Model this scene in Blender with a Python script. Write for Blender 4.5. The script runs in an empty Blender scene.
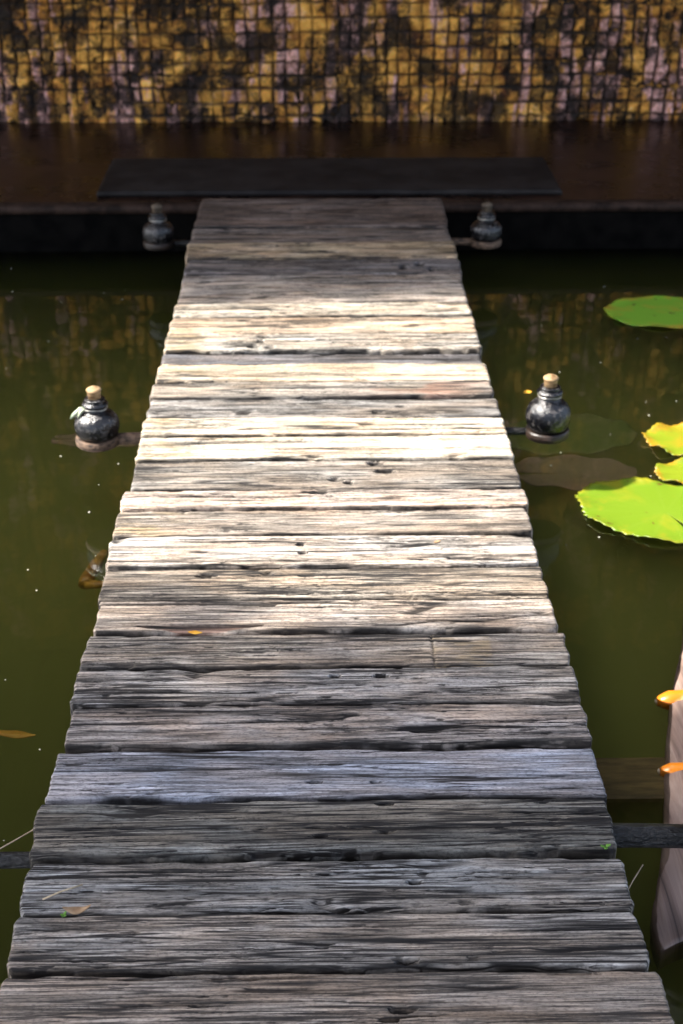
import bpy, bmesh, math, random
import numpy as np
from mathutils import Vector, Matrix

# ------------------------------------------------------------------ camera, light, exposure
scene = bpy.context.scene
COL = scene.collection
R = math.radians

cam_d = bpy.data.cameras.new('camera')
cam_d.sensor_fit = 'VERTICAL'
cam_d.sensor_height = 36.0
cam_d.lens = 50.0
cam_d.clip_start = 0.05
cam_d.clip_end = 900.0
cam_d.dof.use_dof = True
cam_d.dof.focus_distance = 2.5
cam_d.dof.aperture_fstop = 5.6
cam = bpy.data.objects.new('camera', cam_d)
cam.location = (0, 0, 1.64)
cam.rotation_euler = (R(90 - 28.2), 0, R(-0.905))
COL.objects.link(cam)
scene.camera = cam

SUN_EL = 52.0
world = bpy.data.worlds.new('World')
scene.world = world
world.use_nodes = True
nt = world.node_tree
nt.nodes.clear()
wo = nt.nodes.new('ShaderNodeOutputWorld')
wb = nt.nodes.new('ShaderNodeBackground')
sky = nt.nodes.new('ShaderNodeTexSky')
sky.sky_type = 'NISHITA'
sky.sun_disc = False
sky.sun_elevation = R(SUN_EL)
sky.sun_rotation = R(270)
sky.dust_density = 3.0
sky.air_density = 0.8
wb.inputs['Strength'].default_value = 0.125
hs = nt.nodes.new('ShaderNodeHueSaturation'); hs.inputs['Saturation'].default_value = 0.72   # hazy, whitish sky
nt.links.new(sky.outputs[0], hs.inputs['Color'])
nt.links.new(hs.outputs[0], wb.inputs['Color'])
nt.links.new(wb.outputs[0], wo.inputs['Surface'])

sun_d = bpy.data.lights.new('sun', 'SUN')
sun_d.energy = 3.9
sun_d.angle = R(2.0)
sun_d.color = (1.0, 0.95, 0.87)
sun = bpy.data.objects.new('sun', sun_d)
sun.rotation_euler = (0, R(-(90 - SUN_EL)), 0)
COL.objects.link(sun)

scene.view_settings.view_transform = 'Standard'
scene.view_settings.look = 'None'
scene.view_settings.exposure = 1.75
scene.view_settings.gamma = 1.0
scene.view_settings.use_curve_mapping = False
scene.cycles.volume_bounces = 1
scene.cycles.transparent_max_bounces = 12
scene.cycles.max_bounces = 8

WATER = -0.25

# ------------------------------------------------------------------ noise (numpy)
def _hash(ix, iy, seed):
    h = (ix.astype(np.int64) * 374761393 + iy.astype(np.int64) * 668265263 + seed * 982451653) & 0xffffffff
    h = ((h ^ (h >> 13)) * 1274126177) & 0xffffffff
    h = (h ^ (h >> 16)) & 0xffffffff
    return h / 4294967295.0

def vnoise(x, y, seed=0):
    x = np.asarray(x, float); y = np.asarray(y, float)
    x, y = np.broadcast_arrays(x, y)
    ix = np.floor(x); iy = np.floor(y)
    fx = x - ix; fy = y - iy
    fx = fx * fx * fx * (fx * (fx * 6 - 15) + 10); fy = fy * fy * fy * (fy * (fy * 6 - 15) + 10)
    a = _hash(ix, iy, seed); b = _hash(ix + 1, iy, seed)
    c = _hash(ix, iy + 1, seed); d = _hash(ix + 1, iy + 1, seed)
    return (a * (1 - fx) + b * fx) * (1 - fy) + (c * (1 - fx) + d * fx) * fy

def fbm(x, y, seed=0, octs=3):
    s = 0; a = 0.5; t = 0
    for o in range(octs):
        s = s + a * vnoise(x * 2 ** o + 17.3 * o, y * 2 ** o + 9.1 * o, seed + o * 7)
        t += a; a *= 0.5
    return s / t

def sstep(a, b, x):
    t = np.clip((x - a) / (b - a), 0, 1)
    return t * t * (3 - 2 * t)

# ------------------------------------------------------------------ object helpers
def tag(o, label=None, cat=None, group=None, kind=None):
    if label: o['label'] = label
    if cat: o['category'] = cat
    if group: o['group'] = group
    if kind: o['kind'] = kind
    return o

def empty(name, loc, rz=0.0):
    o = bpy.data.objects.new(name, None)
    o.empty_display_size = 0.05
    o.location = loc
    o.rotation_euler = (0, 0, rz)
    COL.objects.link(o)
    return o

def link_mesh(name, me, mat, parent=None, smooth=False):
    o = bpy.data.objects.new(name, me)
    if mat: me.materials.append(mat)
    if smooth:
        me.polygons.foreach_set('use_smooth', [True] * len(me.polygons))
    COL.objects.link(o)
    if parent: o.parent = parent
    return o

def from_bm(name, bm, mat, parent=None, smooth=False):
    bmesh.ops.recalc_face_normals(bm, faces=bm.faces)
    me = bpy.data.meshes.new(name)
    bm.to_mesh(me); bm.free()
    return link_mesh(name, me, mat, parent, smooth)

def add_box(bm, x0, x1, y0, y1, z0, z1, bevel=0.0):
    vs = [bm.verts.new(p) for p in ((x0,y0,z0),(x1,y0,z0),(x1,y1,z0),(x0,y1,z0),(x0,y0,z1),(x1,y0,z1),(x1,y1,z1),(x0,y1,z1))]
    fs = [(0,3,2,1),(4,5,6,7),(0,1,5,4),(1,2,6,5),(2,3,7,6),(3,0,4,7)]
    faces = [bm.faces.new([vs[i] for i in f]) for f in fs]
    if bevel:
        es = list({e for f in faces for e in f.edges})
        bmesh.ops.bevel(bm, geom=es, offset=bevel, segments=2, affect='EDGES', profile=0.6)

def box_obj(name, mat, parent, *a, bevel=0.0):
    bm = bmesh.new(); add_box(bm, *a, bevel=bevel)
    return from_bm(name, bm, mat, parent)

def add_lathe(bm, prof, segs=40, centre=(0,0,0), wob=0.0, seed=0):
    rng = random.Random(seed)
    cx, cy, cz = centre
    rings = []
    ph = rng.random() * 6
    for k, (r, z) in enumerate(prof):
        if r <= 1e-6:
            rings.append([bm.verts.new((cx, cy, cz + z))]); continue
        ring = []
        for i in range(segs):
            a = 2 * math.pi * i / segs
            rr = r * (1 + wob * (math.sin(2 * a + ph + 9 * z) + 0.6 * math.sin(5 * a + ph * 2) + 0.5 * (rng.random() - .5)))
            ring.append(bm.verts.new((cx + rr * math.cos(a), cy + rr * math.sin(a), cz + z)))
        rings.append(ring)
    for a, b in zip(rings[:-1], rings[1:]):
        for i in range(segs):
            j = (i + 1) % segs
            if len(a) == 1 and len(b) == 1: continue
            if len(a) == 1: bm.faces.new((a[0], b[j], b[i]))
            elif len(b) == 1: bm.faces.new((a[i], a[j], b[0]))
            else: bm.faces.new((a[i], a[j], b[j], b[i]))
    if len(rings[0]) > 1: bm.faces.new(rings[0][::-1])
    if len(rings[-1]) > 1: bm.faces.new(rings[-1])

def add_tube(bm, pts, rad, segs=8, taper=None, squash=1.0):
    pts = [Vector(p) for p in pts]
    rings = []
    for i, p in enumerate(pts):
        t = (pts[min(i + 1, len(pts) - 1)] - pts[max(i - 1, 0)]).normalized()
        up = Vector((0, 0, 1)) if abs(t.z) < 0.95 else Vector((1, 0, 0))
        s = t.cross(up).normalized(); u = s.cross(t).normalized()
        r = rad if taper is None else taper[i]
        rings.append([bm.verts.new(p + s * (r * math.cos(2*math.pi*k/segs)) + u * (r * squash * math.sin(2*math.pi*k/segs))) for k in range(segs)])
    for a, b in zip(rings[:-1], rings[1:]):
        for k in range(segs):
            bm.faces.new((a[k], a[(k+1) % segs], b[(k+1) % segs], b[k]))
    bm.faces.new(rings[0][::-1]); bm.faces.new(rings[-1])

def grid_mesh(name, X, Y, Z, bottom=None, attrs=None):
    """X,Y,Z arrays (nv, nu); bottom: z of the closing underside (skirt)"""
    if bottom is not None:
        pad = lambda A: np.pad(A, 1, mode='edge')
        X = pad(X); Y = pad(Y); Z = pad(Z)
        Z[0, :] = Z[-1, :] = Z[:, 0] = Z[:, -1] = bottom
        if attrs: attrs = {k: pad(v) for k, v in attrs.items()}
        if attrs and 'crack_seam_shade' in attrs:      # plank sides painted dark, as shade in the seams
            attrs['crack_seam_shade'][0, :] = attrs['crack_seam_shade'][-1, :] = 1.0
    nv, nu = X.shape
    co = np.stack([X, Y, Z], -1).reshape(-1, 3)
    idx = np.arange(nv * nu).reshape(nv, nu)
    q = np.stack([idx[:-1, :-1], idx[:-1, 1:], idx[1:, 1:], idx[1:, :-1]], -1).reshape(-1, 4)
    nf = len(q)
    loops = q.ravel()
    tot = np.full(nf, 4, dtype=np.int32)
    if bottom is not None:
        ring = np.concatenate([idx[0, :], idx[1:, -1], idx[-1, -2::-1], idx[-2:0:-1, 0]])[::-1]
        loops = np.concatenate([loops, ring]); tot = np.append(tot, len(ring)).astype(np.int32); nf += 1
    start = np.concatenate([[0], np.cumsum(tot)[:-1]]).astype(np.int32)
    me = bpy.data.meshes.new(name)
    me.vertices.add(len(co)); me.vertices.foreach_set('co', co.astype(np.float32).ravel())
    me.loops.add(len(loops)); me.loops.foreach_set('vertex_index', loops.astype(np.int32))
    me.polygons.add(nf); me.polygons.foreach_set('loop_start', start); me.polygons.foreach_set('loop_total', tot)
    me.update(calc_edges=True); me.validate()
    if attrs:
        for k, v in attrs.items():
            at = me.attributes.new(k, 'FLOAT', 'POINT')
            at.data.foreach_set('value', v.astype(np.float32).ravel())
    return me

# ------------------------------------------------------------------ material helpers
def new_mat(name):
    m = bpy.data.materials.new(name); m.use_nodes = True
    t = m.node_tree; b = t.nodes['Principled BSDF']
    return m, t, b

def nd(t, typ, **kw):
    n = t.nodes.new(typ)
    for k, v in kw.items():
        if k in ('operation', 'blend_type', 'data_type', 'noise_dimensions', 'attribute_name', 'interpolation', 'feature', 'distance', 'use_clamp', 'invert'):
            setattr(n, k, v)
        else: n.inputs[k].default_value = v
    return n

def coords(t, scale=(1,1,1), rand=True, kind='Object'):
    tc = t.nodes.new('ShaderNodeTexCoord')
    src = tc.outputs[kind]
    if rand:
        oi = t.nodes.new('ShaderNodeObjectInfo')
        mu = nd(t, 'ShaderNodeMath', operation='MULTIPLY'); mu.inputs[1].default_value = 53.0
        t.links.new(oi.outputs['Random'], mu.inputs[0])
        ad = nd(t, 'ShaderNodeVectorMath', operation='ADD')
        t.links.new(src, ad.inputs[0]); t.links.new(mu.outputs[0], ad.inputs[1])
        src = ad.outputs[0]
    mp = t.nodes.new('ShaderNodeMapping'); mp.inputs['Scale'].default_value = scale
    t.links.new(src, mp.inputs['Vector'])
    return mp.outputs[0]

def noise(t, vec, scale=5, detail=5, rough=0.55, dist=0.0):
    n = t.nodes.new('ShaderNodeTexNoise')
    n.inputs['Scale'].default_value = scale; n.inputs['Detail'].default_value = detail
    n.inputs['Roughness'].default_value = rough; n.inputs['Distortion'].default_value = dist
    t.links.new(vec, n.inputs['Vector'])
    return n.outputs['Fac']

def ramp(t, fac, stops, interp='LINEAR'):
    r = t.nodes.new('ShaderNodeValToRGB')
    r.color_ramp.interpolation = interp
    els = r.color_ramp.elements
    while len(els) < len(stops): els.new(0.5)
    for e, (p, c) in zip(els, stops):
        e.position = p
        e.color = (c, c, c, 1) if isinstance(c, (int, float)) else (*c, 1)
    t.links.new(fac, r.inputs[0])
    return r.outputs[0]

def mix(t, fac, a, b, mode='MIX'):
    m = t.nodes.new('ShaderNodeMix'); m.data_type = 'RGBA'; m.blend_type = mode
    def put(sock, v):
        if isinstance(v, (int, float)): sock.default_value = v
        elif isinstance(v, tuple): sock.default_value = (*v, 1)
        else: t.links.new(v, sock)
    put(m.inputs[0], fac); put(m.inputs[6], a); put(m.inputs[7], b)
    return m.outputs[2]

def bump(t, b, h, strength=0.4, dist=0.004, prev=None):
    n = t.nodes.new('ShaderNodeBump'); n.inputs['Strength'].default_value = strength; n.inputs['Distance'].default_value = dist
    t.links.new(h, n.inputs['Height'])
    if prev is not None: t.links.new(prev, n.inputs['Normal'])
    if b is not None: t.links.new(n.outputs[0], b.inputs['Normal'])
    return n.outputs[0]

# ------------------------------------------------------------------ materials
# weathered planks
M_PLANK, t, b = new_mat('weathered_timber')
v1 = coords(t, (2.6, 34, 30)); v2 = coords(t, (14, 620, 60)); v3 = coords(t, (2.6, 10, 3)); v4 = coords(t, (110, 330, 90))
g1 = noise(t, v1, 1, 5, 0.62, 0.5); g2 = noise(t, v2, 1, 4, 0.6); g3 = noise(t, v3, 1.6, 4, 0.55, 0.4); g4 = noise(t, v4, 1, 5, 0.7)
base = ramp(t, g1, [(0.28, (0.20, 0.185, 0.165)), (0.42, (0.34, 0.32, 0.295)), (0.56, (0.50, 0.475, 0.445)), (0.70, (0.72, 0.70, 0.67))])
fine = ramp(t, g2, [(0.36, 0.40), (0.50, 0.95), (0.64, 1.20)])
c = mix(t, 0.85, base, fine, 'MULTIPLY')
pat = ramp(t, g3, [(0.42, 0.0), (0.62, 0.85)])
c = mix(t, pat, c, mix(t, 1.0, c, (1.10, 0.96, 0.83), 'MULTIPLY'))
mot = ramp(t, g4, [(0.36, 0.42), (0.52, 1.08)])
c = mix(t, 0.85, c, mot, 'MULTIPLY')
oi = t.nodes.new('ShaderNodeObjectInfo')
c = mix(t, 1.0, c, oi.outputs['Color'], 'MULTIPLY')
st = nd(t, 'ShaderNodeAttribute', attribute_name='moss')
c = mix(t, st.outputs['Fac'], c, (0.40, 0.29, 0.14))
pk = nd(t, 'ShaderNodeAttribute', attribute_name='torn')
c = mix(t, pk.outputs['Fac'], c, (0.30, 0.15, 0.10))
def hairlines(sc, w, m0, m1, msc):
    n_ = noise(t, coords(t, sc), 1, 1.3, 0.45, 0.55)
    sb = nd(t, 'ShaderNodeMath', operation='SUBTRACT'); t.links.new(n_, sb.inputs[0]); sb.inputs[1].default_value = 0.5
    ab = nd(t, 'ShaderNodeMath', operation='ABSOLUTE'); t.links.new(sb.outputs[0], ab.inputs[0])
    ln = ramp(t, ab.outputs[0], [(w * .35, 1.0), (w, 0.0)])
    mk = ramp(t, noise(t, coords(t, msc), 1, 3, 0.6), [(m0, 0.0), (m1, 1.0)])
    return mix(t, 1.0, ln, mk, 'MULTIPLY')
h1 = hairlines((1.1, 42, 20), 0.026, .46, .52, (1.6, 12, 5))
h2 = hairlines((1.9, 112, 40), 0.050, .40, .51, (3, 14, 6))
h3 = hairlines((3.6, 230, 40), 0.080, .41, .52, (4, 22, 6))
for hh, kk in ((h3, 1), (h2, 1), (h1, 0)):
    c = mix(t, mix(t, 1.0, hh, oi.outputs['Alpha'], 'MULTIPLY') if kk else hh, c, (0.012, 0.010, 0.009))
cr = nd(t, 'ShaderNodeAttribute', attribute_name='crack_seam_shade')
c = mix(t, cr.outputs['Fac'], c, (0.008, 0.006, 0.005))  # dark cracks and holes, plus the shade painted on plank sides
t.links.new(c, b.inputs['Base Color'])
b.inputs['Roughness'].default_value = 0.62
b.inputs['Specular IOR Level'].default_value = 0.35
n1 = bump(t, None, g1, 0.25, 0.003)
bump(t, b, g2, 0.8, 0.0024, n1)

# rubble block wall
M_WALL, t, b = new_mat('lichened_block_masonry')
p1 = coords(t, (1, 1, 1), False); p2 = coords(t, (6.5, 6.5, 1.2), False); p3 = coords(t, (3.2, 3.2, 0.55), False)
a1 = noise(t, p1, 9, 6, 0.7); a2 = noise(t, p2, 1.0, 4, 0.6, 0.5); a3 = noise(t, p3, 1.6, 3, 0.5); a4 = noise(t, p1, 34, 5, 0.7)
ochre = ramp(t, a1, [(0.34, (0.24, 0.075, 0.016)), (0.46, (0.64, 0.28, 0.045)), (0.60, (0.95, 0.49, 0.09)), (0.72, (0.95, 0.57, 0.32))])
mauve = ramp(t, a4, [(0.34, (0.28, 0.12, 0.10)), (0.58, (0.88, 0.50, 0.47))])
hu = nd(t, 'ShaderNodeAttribute', attribute_name='hue')
ma = nd(t, 'ShaderNodeMath', operation='MULTIPLY_ADD'); t.links.new(hu.outputs['Fac'], ma.inputs[0]); ma.inputs[1].default_value = 0.16; t.links.new(a2, ma.inputs[2])
c = mix(t, ramp(t, ma.outputs[0], [(0.60, 0.0), (0.66, 0.85)]), ochre, mauve)
soot = ramp(t, noise(t, p1, 5.5, 7, 0.72, 0.3), [(0.455, 0.02), (0.55, 1.05)])
c = mix(t, 0.93, c, soot, 'MULTIPLY')
blk = nd(t, 'ShaderNodeAttribute', attribute_name='tone')
c = mix(t, 0.6, c, ramp(t, blk.outputs['Fac'], [(0.0, 0.65), (1.0, 1.55)]), 'MULTIPLY')
jt = nd(t, 'ShaderNodeAttribute', attribute_name='joint')
c = mix(t, jt.outputs['Fac'], c, (0.020, 0.014, 0.010))
t.links.new(c, b.inputs['Base Color'])
b.inputs['Roughness'].default_value = 0.85
bump(t, b, a4, 0.8, 0.012)

def simple(name, c0, c1, rough=0.6, scale=8, bs=0.3, bd=0.004, stretch=(1,1,1), metal=0.0, spec=0.5, lo=0.35, hi=0.65, rand=True):
    m, t, b = new_mat(name)
    v = coords(t, stretch, rand)
    n = noise(t, v, scale, 6, 0.6, 0.2)
    t.links.new(ramp(t, n, [(lo, c0), (hi, c1)]), b.inputs['Base Color'])
    b.inputs['Roughness'].default_value = rough
    b.inputs['Metallic'].default_value = metal
    b.inputs['Specular IOR Level'].default_value = spec
    if bs: bump(t, b, n, bs, bd)
    return m

M_FLOOR, t, b = new_mat('polished_brown_floor')
v = coords(t, (1, 1, 1), False)
n = noise(t, v, 3.5, 7, 0.65, 0.4); n2 = noise(t, v, 40, 4, 0.6)
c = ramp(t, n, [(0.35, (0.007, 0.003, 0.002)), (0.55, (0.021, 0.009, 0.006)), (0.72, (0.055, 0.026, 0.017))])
br = t.nodes.new('ShaderNodeTexBrick')
br.offset = 0.5
br.inputs['Color1'].default_value = (1, 1, 1, 1); br.inputs['Color2'].default_value = (0.7, 0.7, 0.7, 1); br.inputs['Mortar'].default_value = (0.12, 0.1, 0.1, 1)
br.inputs['Scale'].default_value = 1.0; br.inputs['Mortar Size'].default_value = 0.006; br.inputs['Brick Width'].default_value = 2.1; br.inputs['Row Height'].default_value = 1.62
mpb = t.nodes.new('ShaderNodeMapping'); mpb.inputs['Location'].default_value = (1.03, -5.87, 0)
t.links.new(v, mpb.inputs['Vector']); t.links.new(mpb.outputs[0], br.inputs['Vector'])
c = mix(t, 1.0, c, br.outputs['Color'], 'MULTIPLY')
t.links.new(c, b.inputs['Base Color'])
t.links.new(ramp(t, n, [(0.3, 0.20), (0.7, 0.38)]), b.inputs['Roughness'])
bump(t, b, n2, 0.12, 0.002); b.inputs['Specular IOR Level'].default_value = 0.35

M_FACE = simple('black_wet_stone', (0.0015, 0.0015, 0.0015), (0.005, 0.0045, 0.004), 0.8, 14, 0.4, 0.006, spec=0.04)
M_RIM = simple('worn_brown_edge_stone', (0.012, 0.007, 0.005), (0.050, 0.030, 0.022), 0.7, 20, 0.4, 0.004, spec=.15)
M_MAT = simple('charcoal_slate', (0.009, 0.007, 0.007), (0.026, 0.022, 0.021), 0.7, 7, 0.25, 0.002, spec=0.25)
M_JOIST = simple('dark_wet_timber', (0.008, 0.006, 0.005), (0.030, 0.024, 0.020), 0.55, 6, 0.5, 0.004, (1, 1, 12))
M_ROOF = simple('dark_stained_roof_timber', (0.010, 0.008, 0.006), (0.035, 0.026, 0.020), 0.8, 4, 0.4, 0.004, (12, 1, 1))
M_POST = simple('black_stained_post_timber', (0.006, 0.005, 0.005), (0.018, 0.015, 0.013), 0.6, 4, 0.5, 0.004, (14, 14, 1))
M_POT = simple('dark_glazed_clay', (0.003, 0.003, 0.004), (0.11, 0.10, 0.095), 0.24, 64, 0.9, 0.005, spec=0.75, lo=.50, hi=.72)
M_CORK = simple('pale_turned_wood_stopper', (0.13, 0.065, 0.02), (0.46, 0.31, 0.16), 0.7, 40, 0.4, 0.002, (1, 1, 3))
M_CORKD = simple('dark_wood_stopper', (0.03, 0.022, 0.015), (0.16, 0.12, 0.08), 0.6, 40, 0.4, 0.002)
M_STAND = simple('bark_edged_wood_disc', (0.020, 0.012, 0.008), (0.22, 0.14, 0.09), 0.75, 50, 1.0, 0.004, (1, 1, 2.5))
M_STANDD = simple('dark_wet_wood_disc', (0.006, 0.005, 0.004), (0.045, 0.028, 0.020), 0.42, 26, 0.7, 0.004, (1, 1, 2.5))
M_ARM = simple('wet_black_bark_arm', (0.002, 0.002, 0.002), (0.05, 0.05, 0.05), 0.28, 60, 1.0, 0.012, (1, 2, 2), spec=0.7, lo=0.48, hi=0.75)
M_WIRE = simple('tarnished_wire', (0.30, 0.28, 0.25), (0.6, 0.58, 0.52), 0.35, 60, 0.3, 0.001, metal=0.7)
M_RIBBON = simple('pale_green_twine', (0.22, 0.30, 0.20), (0.60, 0.62, 0.45), 0.8, 60, 0.5, 0.001)
M_RUST = simple('amber_brown_bamboo', (0.20, 0.08, 0.01), (0.60, 0.32, 0.03), 0.5, 22, 0.6, 0.003)
M_GLARE, t, b = new_mat('pale_glare_strip')  # tan and pink tones imitate a bright reflection on the water
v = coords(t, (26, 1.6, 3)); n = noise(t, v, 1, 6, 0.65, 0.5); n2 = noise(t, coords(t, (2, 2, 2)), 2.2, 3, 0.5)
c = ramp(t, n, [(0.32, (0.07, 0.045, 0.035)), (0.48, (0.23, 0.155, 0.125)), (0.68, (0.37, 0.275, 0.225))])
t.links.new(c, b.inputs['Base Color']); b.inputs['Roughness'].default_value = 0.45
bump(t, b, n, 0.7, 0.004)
M_KOI, t, b = new_mat('orange_koi_skin')
v = coords(t, (1, 1, 1)); vo = t.nodes.new('ShaderNodeTexVoronoi'); vo.inputs['Scale'].default_value = 120; t.links.new(v, vo.inputs['Vector'])
n = noise(t, v, 16, 3, 0.5)
c = ramp(t, n, [(0.32, (0.85, 0.62, 0.30)), (0.42, (0.80, 0.24, 0.015)), (0.7, (0.88, 0.30, 0.02))])
t.links.new(c, b.inputs['Base Color']); b.inputs['Roughness'].default_value = 0.3; bump(t, b, vo.outputs[0], 0.3, 0.001)
M_KOIW = simple('white_koi_lip', (0.75, 0.6, 0.45), (0.85, 0.8, 0.7), 0.3, 30, 0.1, 0.001)
M_FIN = simple('orange_koi_fin', (0.6, 0.2, 0.02), (0.85, 0.42, 0.08), 0.4, 30, 0.3, 0.001, (1, 12, 1))
M_EYE = simple('black_fish_eye', (0.005, 0.005, 0.005), (0.01, 0.01, 0.01), 0.1, 5, 0, 0)
M_DEBRIS = simple('pale_pollen', (0.5, 0.5, 0.35), (0.8, 0.8, 0.65), 0.6, 20, 0.1, 0.001)
M_STRAW = simple('dry_straw', (0.30, 0.22, 0.13), (0.62, 0.50, 0.34), 0.7, 30, 0.3, 0.001)
M_LEAFY = simple('yellow_dead_leaf', (0.70, 0.30, 0.02), (0.85, 0.48, 0.05), 0.6, 30, 0.3, 0.001)
M_LEAFB = simple('brown_dead_leaf', (0.20, 0.11, 0.05), (0.45, 0.30, 0.17), 0.7, 30, 0.4, 0.001)
M_CLOVER = simple('fresh_green_sprout', (0.05, 0.14, 0.02), (0.15, 0.34, 0.04), 0.5, 30, 0.2, 0.001)
M_GROUND = simple('garden_earth', (0.035, 0.045, 0.018), (0.11, 0.10, 0.055), 0.95, 2.5, 0.6, 0.02, rand=False)
M_BED = simple('pond_silt', (0.02, 0.025, 0.008), (0.30, 0.27, 0.10), 0.9, 2.6, 0.5, 0.01, lo=.40, hi=.66, rand=False)
M_PONDWALL = simple('mossy_pond_lining', (0.02, 0.025, 0.01), (0.07, 0.07, 0.035), 0.8, 8, 0.5, 0.01)
M_SUNKBEAM = simple('algae_brown_beam', (0.10, 0.065, 0.02), (0.24, 0.16, 0.05), 0.7, 14, 0.5, 0.004, (1, 5, 1))

def pad_mat(name, edge, mid, spot):
    m, t, b = new_mat(name)
    v = coords(t, (1, 1, 1))
    tc = t.nodes.new('ShaderNodeTexCoord')
    ra = nd(t, 'ShaderNodeAttribute', attribute_name='rad')
    ve = nd(t, 'ShaderNodeAttribute', attribute_name='vein')
    n = noise(t, v, 14, 5, 0.65); n2 = noise(t, v, 7, 5, 0.6); n3 = noise(t, v, 28, 3, 0.6)
    c = mix(t, ramp(t, n2, [(0.54, 0.0), (0.68, 0.7)]), mid, edge)
    ea = nd(t, 'ShaderNodeMath', operation='MULTIPLY'); t.links.new(ra.outputs['Fac'], ea.inputs[0]); t.links.new(n, ea.inputs[1])
    c = mix(t, ramp(t, ea.outputs[0], [(0.42, 0.0), (0.56, 1.0)]), c, edge)
    c = mix(t, ve.outputs['Fac'], c, mix(t, 0.05, c, (0.35, 0.40, 0.12)))
    c = mix(t, ramp(t, n3, [(0.31, 1.0), (0.345, 0.0)]), c, spot)
    t.links.new(c, b.inputs['Base Color']); b.inputs['Roughness'].default_value = 0.38
    b.inputs['Specular IOR Level'].default_value = 0.5
    b.inputs['Transmission Weight'].default_value = 0.0
    bump(t, b, n2, 0.4, 0.004)
    return m
M_PADL = pad_mat('lime_lily_pad', (0.22, 0.22, 0.012), (0.125, 0.205, 0.010), (0.10, 0.055, 0.01))
M_PADY = pad_mat('yellowing_lily_pad', (0.34, 0.19, 0.012), (0.17, 0.22, 0.010), (0.20, 0.08, 0.01))
M_PADG = pad_mat('green_lily_pad', (0.36, 0.28, 0.03), (0.16, 0.36, 0.03), (0.06, 0.05, 0.01))
M_PADO = pad_mat('drowned_olive_pad', (0.26, 0.24, 0.10), (0.13, 0.19, 0.05), (0.05, 0.05, 0.02))
M_PADP = pad_mat('drowned_brown_pad', (0.36, 0.22, 0.17), (0.30, 0.20, 0.14), (0.08, 0.05, 0.03))

# pond water: reflecting skin over a murky green volume
M_WATER = bpy.data.materials.new('murky_green_pond_water'); M_WATER.use_nodes = True
t = M_WATER.node_tree; t.nodes.clear()
out = t.nodes.new('ShaderNodeOutputMaterial')
gl = t.nodes.new('ShaderNodeBsdfGlossy'); gl.inputs['Roughness'].default_value = 0.02
tr = t.nodes.new('ShaderNodeBsdfTransparent'); tr.inputs['Color'].default_value = (0.97, 0.98, 0.95, 1)
fr = t.nodes.new('ShaderNodeFresnel'); fr.inputs['IOR'].default_value = 1.75
mx = t.nodes.new('ShaderNodeMixShader')
t.links.new(fr.outputs[0], mx.inputs[0]); t.links.new(tr.outputs[0], mx.inputs[1]); t.links.new(gl.outputs[0], mx.inputs[2])
v = coords(t, (1.5, 1.0, 1), False); rn = noise(t, v, 3.0, 3, 0.5)
bn = bump(t, None, rn, 0.25, 0.006)
t.links.new(bn, gl.inputs['Normal'])
t.links.new(mx.outputs[0], out.inputs['Surface'])
WCOL = (0.58, 0.60, 0.17, 1)
vs = t.nodes.new('ShaderNodeVolumeScatter'); vs.inputs['Color'].default_value = WCOL; vs.inputs['Density'].default_value = 3.0
va = t.nodes.new('ShaderNodeVolumeAbsorption'); va.inputs['Color'].default_value = WCOL; va.inputs['Density'].default_value = 3.0
ad = t.nodes.new('ShaderNodeAddShader'); t.links.new(vs.outputs[0], ad.inputs[0]); t.links.new(va.outputs[0], ad.inputs[1])
t.links.new(ad.outputs[0], out.inputs['Volume'])

# ------------------------------------------------------------------ ground, pond, terrace
PX, PY0, PY1, PZ = 5.0, -2.6, 5.90, -0.66
bm = bmesh.new()
outer = 400.0
ox = [(-outer, -outer), (outer, -outer), (outer, outer), (-outer, outer)]
ix = [(-PX - .25, PY0 - .25), (PX + .25, PY0 - .25), (PX + .25, PY1 + .02), (-PX - .25, PY1 + .02)]
ov = [bm.verts.new((x, y, -0.12)) for x, y in ox]; iv = [bm.verts.new((x, y, -0.12)) for x, y in ix]
for i in range(4):
    j = (i + 1) % 4
    bm.faces.new((ov[i], ov[j], iv[j], iv[i]))
tag(from_bm('ground', bm, M_GROUND), kind='structure')

bm = bmesh.new(); add_box(bm, -PX - .2, PX + .2, PY0 - .2, PY1 + .3, PZ - .2, PZ)
tag(from_bm('pond_bed', bm, M_BED), kind='structure')
bm = bmesh.new()
add_box(bm, -PX - .26, -PX, PY0 - .26, PY1, PZ - .2, -0.05, bevel=.01)
add_box(bm, PX, PX + .26, PY0 - .26, PY1, PZ - .2, -0.05, bevel=.01)
add_box(bm, -PX + .002, PX - .002, PY0 - .26, PY0, PZ - .2, -0.052, bevel=.01)
tag(from_bm('pond_lining', bm, M_PONDWALL), kind='structure')
bm = bmesh.new(); add_box(bm, -PX + .003, PX - .003, PY0 + .003, PY1 + .01, PZ + .003, WATER)
tag(from_bm('water', bm, M_WATER), kind='structure')

# terrace (raised floor under the porch)
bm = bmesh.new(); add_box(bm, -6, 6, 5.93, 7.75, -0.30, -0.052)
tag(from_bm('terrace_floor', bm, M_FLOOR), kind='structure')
n = 420
xs = np.linspace(-6, 6, n)
bm = bmesh.new(); add_box(bm, -6, 6, 5.895, 5.929, PZ - .1, -0.085)
tag(from_bm('terrace_face', bm, M_FACE), kind='structure')
# rim of the terrace, slightly worn nosing
U, V = np.meshgrid(np.linspace(-6, 6, 700), np.linspace(0, 1, 9))
yy = 5.885 + V * 0.075 - 0.006 * (fbm(U * 3, V * 0 + 1, 5) - .5)
zz = -0.049 - 0.012 * (np.abs(V - .5) * 2) ** 6 + 0.003 * (fbm(U * 12, V * 3, 8) - .5)
tag(link_mesh('terrace_edge', grid_mesh('terrace_edge', U, yy, zz, bottom=-0.084), M_RIM, smooth=True), kind='structure')

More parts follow.
